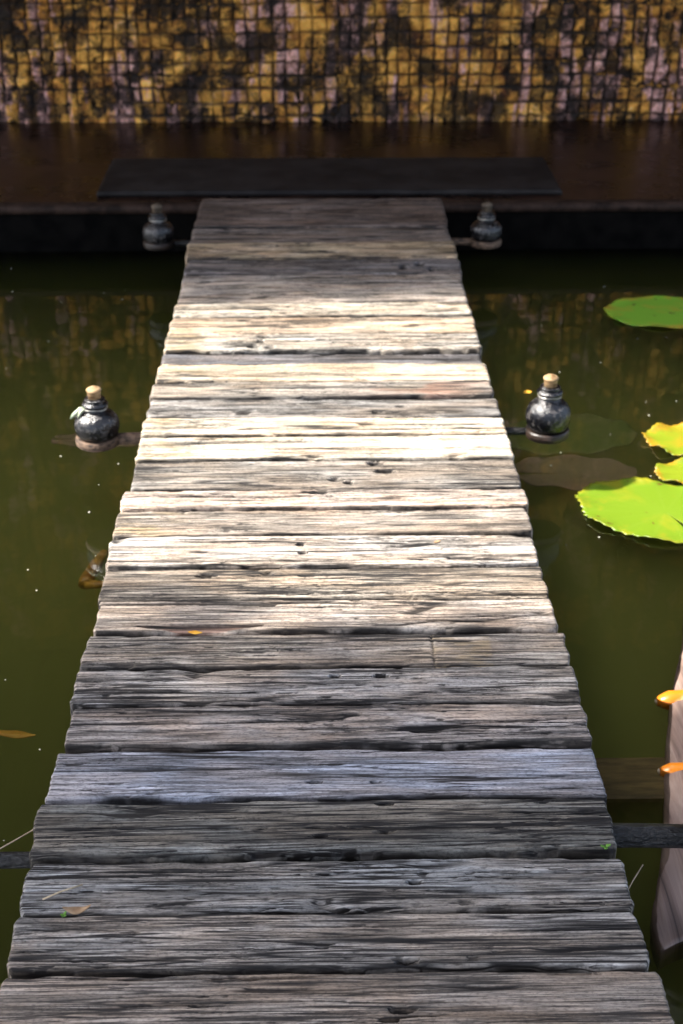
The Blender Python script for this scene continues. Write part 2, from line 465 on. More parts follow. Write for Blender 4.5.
# wall behind the terrace
rngw = np.random.RandomState(4)
def joints(lo, hi, step, jit):
    p = [lo]
    while p[-1] < hi: p.append(p[-1] + step * (1 + jit * (rngw.rand() - .5)))
    return np.array(p)
WX = np.linspace(-5.2, 5.2, 1300); WZ = np.linspace(0, 2.86, 330)
U, V = np.meshgrid(WX, WZ)
jx = joints(-5.6, 5.6, 0.062, 0.35); jz = joints(-.2, 3.1, 0.064, 0.40)
Uw = U + 0.025 * (fbm(U * 2.5, V * 5, 3) - .5) + 0.018 * (fbm(U * 15, V * 14, 9) - .5)
Vw = V + 0.025 * (fbm(U * 2.0, V * 1.5, 13) - .5) + 0.018 * (fbm(U * 14, V * 14, 19) - .5)
def near(jl, w):
    i = np.clip(np.searchsorted(jl, w), 1, len(jl) - 1)
    return np.minimum(np.abs(w - jl[i - 1]), np.abs(jl[i] - w)), i
dx, ixx = near(jx, Uw); dz, izz = near(jz, Vw)
soft = fbm(U * 1.4, V * 2.5, 31)
wid = 0.0020 + 0.010 * fbm(U * 5, V * 5, 23)
jx_m = 1 - sstep(wid * 0.35, wid * 1.25, dx); jz_m = 1 - sstep(wid * 0.35, wid * 1.3, dz)
patch = sstep(0.30, 0.55, fbm(U * 1.6, V * 2.6, 41))
jm = np.maximum(jx_m * (0.45 + .55 * sstep(.25, .5, fbm(U * 3, V * 3, 55))), jz_m * (0.35 + .65 * patch))
pits = sstep(0.55, 0.68, fbm(U * 17, V * 17, 61, 3)) * sstep(.3, .55, fbm(U * 1.3 + 2, V * 2, 91, 2) + .05)
rough_h = fbm(U * 9, V * 9, 71) * 0.020 + fbm(U * 40, V * 38, 77) * 0.024
bh = _hash(ixx, izz, 5)
H = rough_h + bh * 0.014 - jm * 0.026 - pits * 0.018
Yw = 7.43 - H
me = grid_mesh('masonry', U, Yw, V - 0.05, attrs={'joint': np.clip(jm * 0.95 + pits * 0.75, 0, 1), 'tone': bh, 'hue': _hash(ixx, izz // 2, 77)})
wallr = empty('block_wall', (0, 7.5, -.05)); tag(wallr, 'low rough wall of small ochre and mauve blocks with dark joints behind the terrace', 'wall')
wallo = link_mesh('masonry', me, M_WALL, None, True); 
wallo.parent = wallr; wallo.matrix_parent_inverse = Matrix.Translation((0, -7.5, .05))
o = box_obj('wall_core', M_WALL, None, -5.2, 5.2, 7.44, 7.74, -0.30, 2.81); o.parent = wallr; o.matrix_parent_inverse = Matrix.Translation((0, -7.5, .05))

# black slate step on the terrace
U, V = np.meshgrid(np.linspace(-1, 1, 260), np.linspace(0, 1, 60))
xx = 0.045 + U * (1.0 - 0.0 * V) + 0.004 * (fbm(V * 9, U * 0 + np.sign(U), 3) - .5)
yy = 6.03 + V * 0.565 + 0.004 * (fbm(U * 8, V * 0, 4) - .5)
ed = np.minimum(1 - np.abs(U), np.minimum(V, 1 - V) * .6)
zz = -0.030 - 0.006 * (1 - sstep(0, 0.012, ed)) + 0.0035 * fbm(U * 5, V * 3, 7)
slab = link_mesh('slate_slab', grid_mesh('slate_slab', xx, yy, zz, bottom=-0.0515), M_MAT, smooth=True)
tag(slab, 'flat charcoal slate slab lying on the brown terrace at the end of the boardwalk', 'slab')

# posts, and unseen roofs added to shade both ends of the boardwalk
def post(x, y, z0, z1, label):
    r = empty('porch_post', (x, y, z0)); tag(r, label, 'post', 'posts carrying the roofs')
    box_obj('shaft', M_POST, r, -.075, .075, -.075, .075, 0.0, z1 - z0, bevel=.008)
    box_obj('footing', M_FACE, r, -.12, .12, -.12, .12, -0.002, 0.10, bevel=.012)
post(-1.78, 6.08, -0.05, 2.80, 'black timber post at the left end of the terrace edge')
post(1.92, 6.08, -0.05, 2.80, 'black timber post at the right end of the terrace edge')
post(-4.6, 6.08, -0.05, 2.80, 'black timber post at the far left corner of the terrace')
post(4.6, 6.08, -0.05, 2.80, 'black timber post at the far right corner of the terrace')
def roof(name, label, x0, x1, y0, y1, z, skew=0.0, xs=0.0):
    r = empty(name, (0, y0, z)); tag(r, label, 'roof')
    box_obj('roof_deck', M_ROOF, r, x0, x1, 0.0, y1 - y0, 0.10, 0.16)
    k = 0; x = x0 + .1
    while x < x1 - .1:
        box_obj('rafter', M_ROOF, r, x, x + .07, 0.08, y1 - y0 - .08, -0.02, 0.099, bevel=.004); x += 0.62
    box_obj('fascia', M_ROOF, r, x0, x1, -0.035, -0.002, -0.06, 0.17, bevel=.004)
    if skew:
        for ch in r.children:
            for v_ in ch.data.vertices:
                v_.co.y += skew * (v_.co.x - xs)
roof('added_porch_roof', 'unseen dark timber roof added to shade the terrace and the wall', -5.6, 5.6, 4.84, 8.0, 2.82)
roof('added_walkway_roof', 'unseen dark timber roof added to shade the near end of the boardwalk', -4.0, 2.0, 0.95, 2.24, 2.95, skew=-.115, xs=-2.30)
for lab, x, y in (('left', -3.8, 1.25), ('right', 1.9, .72)):
    post(x, y, PZ, 2.93, 'black timber post at the rear corner of the added walkway roof on the ' + lab)
post(-3.8, 2.45, PZ, 2.93, 'black timber post in the pond at the left front corner of the added walkway roof')
post(1.95, 1.80, PZ, 2.93, 'black timber post in the pond at the right front corner of the added walkway roof')

# unseen leaf strips added along both roof edges to soften the edge of the sunlight
M_VINE = simple('added_creeper_leaves', (0.03, 0.06, 0.015), (0.08, 0.13, 0.03), 0.6, 10, 0, 0)
def added_creeper(label, x0, x1, yf, depth, z, n, seed, skew=0.0, xs=0.0, side=1):
    rg = random.Random(seed)
    r = empty('added_creeper', (x0, yf, z)); tag(r, label, 'added_creeper')
    bm = bmesh.new()
    for k in range(n):
        s_ = rg.random() ** 1.35
        x = rg.uniform(x0, x1)
        reach = depth * (.75 + .5 * vnoise(x * 2.2, 0.0, seed))
        y = yf + side * s_ * reach + skew * (x - xs)
        c_ = Vector((x - x0, y - yf, rg.uniform(-.05, .10) - .08 * s_)); L = rg.uniform(.035, .075)
        a = rg.random() * 6.28; u = Vector((math.cos(a), math.sin(a), rg.uniform(-.6, .6))).normalized()
        w = u.cross(Vector((rg.uniform(-.5, .5), rg.uniform(-.5, .5), 1))).normalized()
        vs_ = [bm.verts.new(c_ + u * L * p + w * L * q) for p, q in ((-.6, 0), (-.2, .36), (.25, .28), (.7, 0), (.25, -.28), (-.2, -.36))]
        bm.faces.new(vs_)
    from_bm('foliage', bm, M_VINE, r)
    bm = bmesh.new()
    for k in range(4):
        yy_ = side * depth * (.1 + .2 * k)
        pts = [(x - x0, yy_ + skew * (x - xs) + .04 * math.sin(x * 3 + k * 2), .03 * math.sin(x * 5 + k)) for x in np.linspace(x0, x1, 40)]
        add_tube(bm, pts, .006, 5)
    from_bm('stem', bm, M_JOIST, r)
added_creeper('unseen green leaf fringe added to soften the shade edge of the walkway roof', -4.0, 2.0, 2.20, .42, 2.98, 3300, 5, skew=-.115, xs=-2.30)
added_creeper('unseen green leaf fringe added to soften the shade edge of the terrace roof', -5.5, 5.5, 4.86, .26, 2.86, 4000, 6, side=-1)

# ------------------------------------------------------------------ boardwalk
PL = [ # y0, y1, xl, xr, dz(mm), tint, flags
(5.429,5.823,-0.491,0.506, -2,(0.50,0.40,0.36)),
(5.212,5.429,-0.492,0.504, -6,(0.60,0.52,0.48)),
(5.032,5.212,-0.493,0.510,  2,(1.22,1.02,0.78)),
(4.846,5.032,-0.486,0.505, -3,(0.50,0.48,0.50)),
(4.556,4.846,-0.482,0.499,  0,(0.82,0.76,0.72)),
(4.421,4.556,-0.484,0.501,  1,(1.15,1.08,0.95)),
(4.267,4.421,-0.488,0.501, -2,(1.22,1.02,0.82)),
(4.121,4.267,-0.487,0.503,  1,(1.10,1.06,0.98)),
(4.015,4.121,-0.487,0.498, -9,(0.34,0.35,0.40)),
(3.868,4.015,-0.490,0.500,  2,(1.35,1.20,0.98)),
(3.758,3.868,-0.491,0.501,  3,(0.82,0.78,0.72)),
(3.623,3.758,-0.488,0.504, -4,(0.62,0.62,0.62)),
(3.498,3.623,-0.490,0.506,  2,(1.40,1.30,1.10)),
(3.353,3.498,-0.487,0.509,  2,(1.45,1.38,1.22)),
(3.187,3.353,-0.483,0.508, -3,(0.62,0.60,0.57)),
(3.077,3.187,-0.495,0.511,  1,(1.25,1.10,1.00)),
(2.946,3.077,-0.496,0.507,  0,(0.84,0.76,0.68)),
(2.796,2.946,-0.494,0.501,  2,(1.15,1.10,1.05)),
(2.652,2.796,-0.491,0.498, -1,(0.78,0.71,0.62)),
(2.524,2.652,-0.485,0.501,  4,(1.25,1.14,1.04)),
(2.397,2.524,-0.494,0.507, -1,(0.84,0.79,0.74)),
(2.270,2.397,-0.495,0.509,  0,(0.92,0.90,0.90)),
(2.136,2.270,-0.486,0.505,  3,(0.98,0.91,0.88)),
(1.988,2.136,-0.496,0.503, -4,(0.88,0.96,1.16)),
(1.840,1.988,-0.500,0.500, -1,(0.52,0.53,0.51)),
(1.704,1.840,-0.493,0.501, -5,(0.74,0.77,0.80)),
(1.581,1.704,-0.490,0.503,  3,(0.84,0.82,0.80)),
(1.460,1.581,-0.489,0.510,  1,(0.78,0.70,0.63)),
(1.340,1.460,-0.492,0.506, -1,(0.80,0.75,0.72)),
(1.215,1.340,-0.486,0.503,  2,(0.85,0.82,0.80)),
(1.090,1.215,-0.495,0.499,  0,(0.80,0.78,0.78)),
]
HOLES = [(0.024,2.362,.010,.005),(0.115,2.360,.013,.005),(0.132,2.395,.009,.004),(0.108,1.967,.012,.004),(0.105,1.896,.014,.005),
 (-0.051,2.896,.008,.007),(-0.044,2.859,.009,.006),(0.126,1.595,.015,.005),(0.113,1.501,.016,.006),(0.094,1.483,.012,.004),
 (-0.016,2.035,.012,.004),(0.093,2.033,.008,.003),(0.149,1.775,.010,.005),(-0.007,1.887,.012,.004),(0.140,3.333,.016,.010),
 (0.035,3.242,.014,.010),(-0.264,2.763,.020,.007),(0.164,3.286,.022,.010),(0.07,3.225,.012,.009),(0.16,3.66,.012,.008),(-0.22,2.80,.016,.006),(0.23,3.70,.014,.007),
 (-0.21,4.16,.016,.014),(-0.19,4.20,.012,.012),(-0.16,4.15,.014,.010),(-0.18,4.24,.02,.01),(0.30,4.93,.012,.025),(0.36,4.96,.014,.02),(0.40,4.90,.01,.02)]
deck = empty('boardwalk', (0, 1.0, WATER))
tag(deck, 'weathered grey plank boardwalk crossing the pond to the terrace, sunlit in its middle', 'boardwalk')
DOFF = Matrix.Translation((0, -1.0, -WATER))
NP = len(PL)
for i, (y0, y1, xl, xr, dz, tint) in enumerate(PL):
    W = y1 - y0; L = xr - xl; seed = 100 + i * 31
    dist = (y0 + y1) / 2
    nv = int(np.clip(W / (0.0011 * max(1, dist / 2.2)), 40, 140)); nu = int(np.clip(L / (0.0036 * max(1, dist / 3)), 150, 300))
    U, V = np.meshgrid(np.linspace(0, 1, nu), np.linspace(0, 1, nv))
    rr = random.Random(seed)
    gap = 0.0105 + rr.random() * 0.0055 + max(0, dist - 2.6) * .0016
    if i in (24, 25): gap += .004
    u = U * L; 
    # wandering long edges and ragged ends
    e0 = 0.012 * (fbm(u * 4.2, 0 * u + 3, seed, 4) - .5) + 0.0035 * (vnoise(u * 26, 0 * u, seed + 1) - .5)
    e1 = 0.012 * (fbm(u * 4.2, 0 * u + 3, seed + 31, 4) - .5) + 0.0035 * (vnoise(u * 26, 0 * u, seed + 32) - .5)
    if i == NP - 1 - 8: pass
    Yp = y0 + gap / 2 + e0 + V * (W - gap + e1 - e0)
    v = Yp
    jl = 0.010 * (fbm(V * 3, 0 * V, seed + 5, 3) - .5) + 0.0015 * (vnoise(V * 34, 0 * V, seed + 6) - .5)
    jr = 0.010 * (fbm(V * 3, 0 * V, seed + 8, 3) - .5) + 0.0015 * (vnoise(V * 34, 0 * V, seed + 9) - .5)
    # round off / chip plank corners
    cl = 0.010 * rr.random() * (np.clip(1 - V / .12, 0, 1) ** 2 + np.clip(1 - (1 - V) / .12, 0, 1) ** 2 * rr.random())
    # perspective-free skew of whole plank ends
    sk = (rr.random() - .5) * .010
    Xp = (xl + jl + cl + sk * V) + U * (L + jr - jl - 2 * cl)
    # grain relief
    kn = rr.random() * L
    wv = 0.016 * (fbm(Xp * 2.2 + seed, v * 7, seed + 11, 2) - .5)
    # grain lines flow round knots
    for k in range(2):
        kx = xl + L * rr.random(); ky = y0 + W * (0.25 + .5 * rr.random())
        d2 = ((Xp - kx) / .055) ** 2 + ((v - ky) / .022) ** 2
        wv = wv + (v - ky) * 0.8 * np.exp(-d2)
    vv = v + wv
    rough = rr.random() if i not in (23,) else -0.6
    vv = vv + 0.0040 * (fbm(Xp * 9, v * 20, seed + 17, 3) - .5) + 0.0008 * (vnoise(Xp * 70, v * 60, seed + 18) - .5)
    def lines(fx, fy, thr, sd, m0, m1, mfx, mfy):
        rd = 1 - np.abs(2 * vnoise(Xp * fx + seed * 1.7, vv * fy, seed + sd) - 1)
        m = sstep(m0, m1, fbm(Xp * mfx + seed, vv * mfy, seed + sd + 3, 3))
        return sstep(thr, thr + .055, rd) * m
    big = lines(0.7, 22, 0.955, 20, .47, .55, 0.9, 9)
    med = lines(1.3, 52, 0.915, 26, .48 - .05 * rough, .56, 1.6, 18)
    hair = lines(2.6, 120, 0.84, 32, .49 - .07 * rough, .59, 2.4, 22)
    hair2 = lines(5.5, 250, 0.70, 36, .40 - .05 * rough, .58, 3.0, 30)
    spots = sstep(.68, .76, fbm(Xp * 26, vv * 190, seed + 52, 3)) * sstep(.45, .6, fbm(Xp * 5, vv * 12, seed + 55, 2))
    grain = fbm(Xp * 14, vv * 240, seed + 28, 2)
    H = -0.010 * big - 0.0045 * med - 0.0020 * hair - 0.0009 * hair2 - .003 * spots + 0.0016 * (grain - .5) + 0.0022 * (fbm(Xp * 2.2, v * 24, seed + 29, 3) - .5)
    crack_seam_shade = np.clip(1.0 * big + 0.9 * med + 0.3 * hair + .8 * spots, 0, 1)
    dve = np.minimum((Yp - Yp[0:1, :]), (Yp[-1:, :] - Yp))
    crack_seam_shade = np.maximum(crack_seam_shade, (1 - np.clip(dve / .0045, 0, 1)) * sstep(.3, .6, fbm(Xp * 9, v * 30, seed + 60, 2)) * .85)
    for hx, hy, ra, rb in HOLES:
        if y0 - .01 < hy < y1 + .01:
            q = ((Xp - hx) / (ra * 1.25)) ** 2 + ((v - hy) / (rb * 1.3)) ** 2
            q = q * (0.7 + 0.6 * vnoise(Xp * 160, v * 220, seed))
            hm = 1 - sstep(0.55, 1.25, q)
            H = H - 0.014 * hm; crack_seam_shade = np.maximum(crack_seam_shade, hm * .95)
    # long drying splits that wander with the grain
    for k in range(rr.choice((2, 3, 3, 4, 5))):
        cyk = y0 + W * (.08 + .84 * rr.random()); cxk = xl + L * rr.random(); hl = rr.choice((.06, .10, .16, .30, .45)) * (.7 + .6 * rr.random())
        wk = (.0008 + .0016 * rr.random()) * (1 + .25 * max(0, dist - 2.2)); sl = (rr.random() - .5) * .035
        env = np.clip(1 - ((Xp - cxk) / hl) ** 2, 0, 1) ** .5
        cy_ = cyk + sl * (Xp - cxk) + .014 * (fbm(Xp * 4 + k, 0 * Xp, seed + 80 + k, 3) - .5) + .0025 * (vnoise(Xp * 38, 0 * Xp, seed + 90 + k) - .5)
        ww = wk * env * (.5 + 1.1 * vnoise(Xp * 17, 0 * Xp, seed + 70 + k))
        sp = np.clip(1.25 - np.abs(v - cy_) / np.maximum(ww, 1e-5), 0, 1) * (env > .02)
        H = H - .011 * sp; crack_seam_shade = np.maximum(crack_seam_shade, sp)
    moss = np.zeros_like(U); torn = np.zeros_like(U)
    if i in (12, 13, 9, 16, 7):
        moss = 0.6 * sstep(.38, .62, fbm(Xp * 9, v * 45, seed + 3, 3)) * np.exp(-((Xp - xl - .07) / .085) ** 2)
    if i == 2:
        moss = 0.35 * sstep(.4, .6, fbm(Xp * 6, v * 30, seed, 3))
    if i == 20:   # insert block with mossy face, let into the plank
        m = sstep(.226, .230, Xp) * (1 - sstep(.345, .352, Xp))
        moss = np.maximum(moss, .45 * m * sstep(.35, .6, fbm(Xp * 20, v * 50, seed, 3)))
        ln = np.exp(-((Xp - .228) / .0022) ** 2); crack_seam_shade = np.maximum(crack_seam_shade, ln * .8); H = H - .004 * ln
    if i == 19:   # torn-out sliver near the left end
        path = 2.548 - 0.012 * (Xp + .27) - 0.006 * np.sin((Xp + .45) * 9)
        wdt = 0.013 * np.clip(1 - ((Xp + .26) / .135) ** 2, 0, 1) ** .6
        s_ = (v - path)
        m = sstep(-wdt - .001, -wdt + .003, s_) * (1 - sstep(wdt * .5, wdt * .5 + .003, s_)) * (wdt > 0.0005)
        top = np.exp(-((s_ - wdt * .5) / .003) ** 2) * (wdt > .0005)
        H = H - 0.008 * m; torn = np.maximum(torn, m * .75); crack_seam_shade = np.maximum(crack_seam_shade, top * .9)
        p2 = 2.60 - 0.10 * (Xp - .10) ** 1 * (Xp > .1); p2 = 2.545 + 0.10 * np.clip(Xp - .14, 0, 1)
        l2 = np.exp(-((v - p2 - .004 * np.sin(Xp * 30)) / .003) ** 2) * (Xp > .05)
        H = H - .007 * l2; crack_seam_shade = np.maximum(crack_seam_shade, l2 * .9)
    if i == 22:   # scooped shadow side: worn hollow
        pass
    if i == 8 or i == 9:
        pass
    if i == 10:
        m = sstep(.45, .6, fbm(Xp * 5, v * 30, seed + 2, 3)) * np.exp(-((Xp - .30) / .16) ** 2); torn = np.maximum(torn, .7 * m)
    # edge rounding
    ew = 0.0035
    dv = np.minimum((Yp - Yp[0:1, :]), (Yp[-1:, :] - Yp)); du = np.minimum(Xp - Xp[:, 0:1], Xp[:, -1:] - Xp)
    H = H - 0.005 * (1 - np.clip(dv / ew, 0, 1)) ** 2 - 0.005 * (1 - np.clip(du / .004, 0, 1)) ** 2
    tilt = (rr.random() - .5) * .006; tx = (rr.random() - .5) * .008
    Z = dz * .001 + H + tilt * (V - .5) + tx * (U - .5)
    me = grid_mesh('plank', Xp, Yp, Z, bottom=-0.048, attrs={'crack_seam_shade': crack_seam_shade, 'moss': moss, 'torn': torn})
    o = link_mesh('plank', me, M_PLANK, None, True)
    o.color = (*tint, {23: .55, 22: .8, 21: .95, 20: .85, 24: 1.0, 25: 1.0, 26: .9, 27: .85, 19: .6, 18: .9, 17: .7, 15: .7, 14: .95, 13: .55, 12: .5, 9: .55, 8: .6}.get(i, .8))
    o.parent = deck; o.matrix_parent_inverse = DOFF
    lb = {2: 'pale straw coloured plank near the terrace', 8: 'low dark bluish plank', 20: 'plank with a small mossy block let into it',
          19: 'sunlit plank with a torn pinkish sliver missing', 23: 'smooth bluish grey plank in the shade', 24: 'dark finely furrowed plank'}.get(i)
    if lb: o['label'] = lb
# joists and piles
for x in (-0.40, 0.0, 0.40):
    o = box_obj('joist', M_JOIST, None, x - .035, x + .035, 1.0, 5.88, -0.15, -0.052, bevel=.004); o.parent = deck; o.matrix_parent_inverse = DOFF
for y in (1.9, 3.0, 4.1, 5.2):
    for x in (-0.31, 0.31):
        bm = bmesh.new(); add_lathe(bm, [(.045, PZ + .01), (.045, -.16)], 14, (x, y, 0))
        o = from_bm('pile', bm, M_JOIST, None, True); o.parent = deck; o.matrix_parent_inverse = DOFF

# ------------------------------------------------------------------ clay bottles on their stands
def spline_prof(pts, n=6):
    out = []
    for i in range(len(pts) - 1):
        p0 = pts[max(i-1,0)]; p1 = pts[i]; p2 = pts[i+1]; p3 = pts[min(i+2,len(pts)-1)]
        for k in range(n):
            s = k / n
            out.append(tuple(0.5*((2*p1[j])+(-p0[j]+p2[j])*s+(2*p0[j]-5*p1[j]+4*p2[j]-p3[j])*s*s+(-p0[j]+3*p1[j]-3*p2[j]+p3[j])*s**3) for j in (0,1)))
    out.append(pts[-1]); return out

def bottle(x, y, z, label, squat=1.0, twine=False, seed=0, rz=0.0, stopper=True):
    r = empty('clay_bottle', (x, y, z), rz); tag(r, label, 'bottle', 'stoppered clay bottles on stands beside the boardwalk')
    bm = bmesh.new()
    s = squat
    body = spline_prof([(.050, 0.0), (.0585, .010*s), (.0640, .036*s), (.0600, .062*s), (.046, .080*s), (.031, .090*s), (.0275, .098*s), (.0275, .116*s)])
    add_lathe(bm, [(0, 0)] + body + [(.022, .116*s), (.021, .10*s), (0, .10*s)], 44, wob=.004, seed=seed)
    from_bm('body', bm, M_POT, r, True)
    bm = bmesh.new(); zt = .106 * s
    add_lathe(bm, spline_prof([(.0285, zt), (.0345, zt + .002), (.037, zt + .006), (.033, zt + .011), (.0275, zt + .014), (.0295, zt + .018), (.0290, zt + .022), (.0215, zt + .024)], 4), 36, wob=.01, seed=seed+1)
    from_bm('rim', bm, M_POT, r, True)
    bm = bmesh.new(); zc = zt + .016
    add_lathe(bm, [(.0180, zc), (.0188, zc + .022), (.0202, zc + .027), (.0215, zc + .030), (.0215, zc + .033), (.0165, zc + .037), (.010, zc + .0405), (.004, zc + .043), (0, zc + .044)], 28, wob=.012, seed=seed+2)
    from_bm('stopper', bm, M_CORKD if y > 5 else M_CORK, r, True)  # bottles at the far end get the darker stopper
    bm = bmesh.new()
    ring = [(math.cos(a) * .0325, math.sin(a) * .0325, zt - .004 + .0015 * math.sin(3*a)) for a in [2*math.pi*k/32 for k in range(33)]]
    add_tube(bm, ring, .0022, 6)
    from_bm('neck_wire', bm, M_WIRE, r, True)
    if twine:
        bm = bmesh.new()
        pts = [(-.026, -.012, zt), (-.040, -.016, zt - .003), (-.050, -.020, zt - .012), (-.060, -.022, zt - .020), (-.068, -.022, zt - .030)]
        add_tube(bm, pts, .005, 6, taper=[.003, .0055, .0065, .0055, .002])
        pts = [(-.024, -.014, zt), (-.038, -.024, zt - .010), (-.046, -.030, zt - .024)]
        add_tube(bm, pts, .004, 6, taper=[.003, .005, .0015])
        from_bm('twine_tail', bm, M_RIBBON, r, True)
    return r

def stand(x, y, z, side, mat, label, r0=.062, th=.026, arm_mat=None, arm_w=.017, seed=0):
    r = empty('bottle_stand', (x, y, z)); tag(r, label, 'stand', 'round stands on arms beside the boardwalk')
    bm = bmesh.new()
    add_lathe(bm, [(0, -th), (r0 - .004, -th), (r0, -th + .004), (r0 + .0015, -th*.5), (r0, -.004), (r0 - .003, 0), (0, 0)], 44, wob=.012, seed=seed)
    from_bm('disc', bm, mat, r)
    bm = bmesh.new()
    x0 = -side * (r0 - .012); x1 = -x - side * 0.15
    n = 16; pts = []; tp = []
    rg = random.Random(seed)
    for k in range(n + 1):
        s_ = k / n
        pts.append((x0 + (x1 - x0) * s_, .003 * math.sin(s_ * 9 + seed), -th * .5 + .002 * math.sin(s_ * 14)))
        tp.append(arm_w * (1 + .12 * (rg.random() - .5)))
    add_tube(bm, pts, arm_w, 12, taper=tp, squash=.8)
    from_bm('arm', bm, arm_mat or M_ARM, r, True)

SETS = [
 (-0.632, 3.66, -.070, -1, M_STAND, 'pale cut wooden disc stand with a stub arm left of the sunlit boardwalk', 'dark round clay bottle with pale stopper and green twine tail on the left wooden disc', .86, True),
 (0.648, 3.695, -.072, 1, M_STANDD, 'dark wet disc stand on a thin arm right of the sunlit boardwalk', 'glossy dark clay bottle with wire at the neck beside the drowned lily pads', 1.0, False),
 (-0.637, 5.49, -.075, -1, M_STANDD, 'shaded disc stand before the terrace face on the left', 'shaded bluish clay bottle before the terrace face, left of the boardwalk', .84, False),
 (0.660, 5.49, -.075, 1, M_STAND, 'shaded disc stand on a brown arm before the terrace face on the right', 'shaded brown and blue clay bottle before the terrace face, right of the boardwalk', .84, False),
 (-0.70, 1.915, -.060, -1, M_STANDD, 'black disc stand at the near left edge of the boardwalk', 'black clay bottle beside the near left planks', .9, False),
 (0.705, 1.960, -.060, 1, M_STANDD, 'black disc stand on a wet bark arm at the near right edge of the boardwalk', 'black clay bottle at the right edge by the glare strip', .9, False),
]
for k, (x, y, z, sd, ms, ls, lb, sq, tw) in enumerate(SETS):
    stand(x, y, z, sd, ms, ls, seed=k, arm_mat=M_STAND if k in (0, 3) else M_ARM, arm_w=(.020, .013, .013, .018, .017, .024)[k])
    bottle(x, y, z, lb, sq, tw, seed=10 + k)

# ------------------------------------------------------------------ lily pads
def lily_pad(x, y, rx, ry, rot, mat, label, teeth=46, z=WATER + .004, notch=2.0, seed=0, curl=.012, lobes=1.0, cat='lily pad', group='lily pads on the pond', thick=.0022, tooth=.035):
    rg = random.Random(seed)
    nr, na = 22, teeth * 6
    bm = bmesh.new(); me_r = []; me_v = []
    ph = [rg.random() * 6.28 for _ in range(6)]
    verts = []
    for top in (1, 0):
        grid = []
        for i in range(nr + 1):
            rr_ = i / nr; row = []
            for j in range(na + 1):
                a0 = notch + 0.10 * rr_ ** .6 + j / na * (2 * math.pi - 0.20 * rr_ ** .6)
                s_ = j / na
                tth = abs(((j / 6.0) % 1) - .5) * 2
                e = 1 + lobes * (.035 * math.sin(3 * a0 + ph[0]) + .02 * math.sin(7 * a0 + ph[1])) + tooth * (tth - .5) * (0.6 + .8 * math.sin(a0 * 5 + ph[2]) ** 2) * rr_ ** 8
                R_ = rr_ * e
                zz = .0012 * math.sin(3 * a0 + ph[3]) * rr_ ** 2 + curl * (rr_ ** 7) * (0.55 + .45 * math.sin(9 * a0 + ph[4]))
                zz += 0.0
                row.append(bm.verts.new((R_ * rx * math.cos(a0), R_ * ry * math.sin(a0), zz - (0 if top else thick))))
                me_r.append(rr_); me_v.append(max(0, 1 - abs(((s_ * 17) % 1) - .5) / .045 * max(.12, rr_)) * (rr_ < .93))
            grid.append(row)
        verts.append(grid)
        for i in range(nr):
            for j in range(na):
                q = (grid[i][j], grid[i+1][j], grid[i+1][j+1], grid[i][j+1])
                bm.faces.new(q if top else q[::-1])
    T, B = verts
    for j in range(na): bm.faces.new((T[nr][j], B[nr][j], B[nr][j+1], T[nr][j+1]))
    for i in range(nr):
        bm.faces.new((T[i][0], B[i][0], B[i+1][0], T[i+1][0])); bm.faces.new((T[i][na], T[i+1][na], B[i+1][na], B[i][na]))
    me = bpy.data.meshes.new('lily_pad'); bm.to_mesh(me); bm.free()
    for nme, arr in (('rad', me_r), ('vein', me_v)):
        at = me.attributes.new(nme, 'FLOAT', 'POINT'); at.data.foreach_set('value', np.array(arr, dtype=np.float32))
    o = link_mesh('lily_pad', me, mat, None, True)
    o.location = (x, y, z); o.rotation_euler = (0, 0, rot)
    tag(o, label, cat, group)
    return o
lily_pad(0.965, 3.505, .255, .175, -.35, M_PADL, 'large lime green lily pad with toothed rim, nearest of the pads', seed=1, notch=-1.0)
lily_pad(1.175, 3.955, .175, .125, -.1, M_PADY, 'yellow green lily pad behind the large lime pad', seed=2, notch=.3, curl=.02)
lily_pad(1.140, 3.740, .165, .085, .1, M_PADY, 'yellow lily pad with orange teeth between the lime pad and the pad behind', seed=3, notch=.2, curl=.014, z=WATER + .007)
lily_pad(1.330, 5.110, .255, .170, 0.1, M_PADG, 'shaded green lily pad near the terrace face', seed=4, notch=-.5, tooth=.012, curl=.008)
lily_pad(0.80, 4.20, .235, .150, 0.15, M_PADO, 'drowned olive lily pad just under the surface behind the right bottle', seed=5, z=WATER - .085, curl=.012, lobes=.4, notch=2.5, tooth=.008, group='drowned lily pads')
lily_pad(0.775, 3.905, .200, .115, -0.05, M_PADP, 'drowned brown lily pad just under the surface below the right bottle', seed=6, z=WATER - .075, curl=.010, lobes=.4, notch=3.2, tooth=.006, group='drowned lily pads')
lily_pad(-0.72, 4.13, .150, .050, -0.1, M_PADP, 'small drowned tan leaf under the surface behind the left bottle', seed=7, z=WATER - .06, curl=.004, notch=3.0, tooth=.004, group='drowned lily pads')

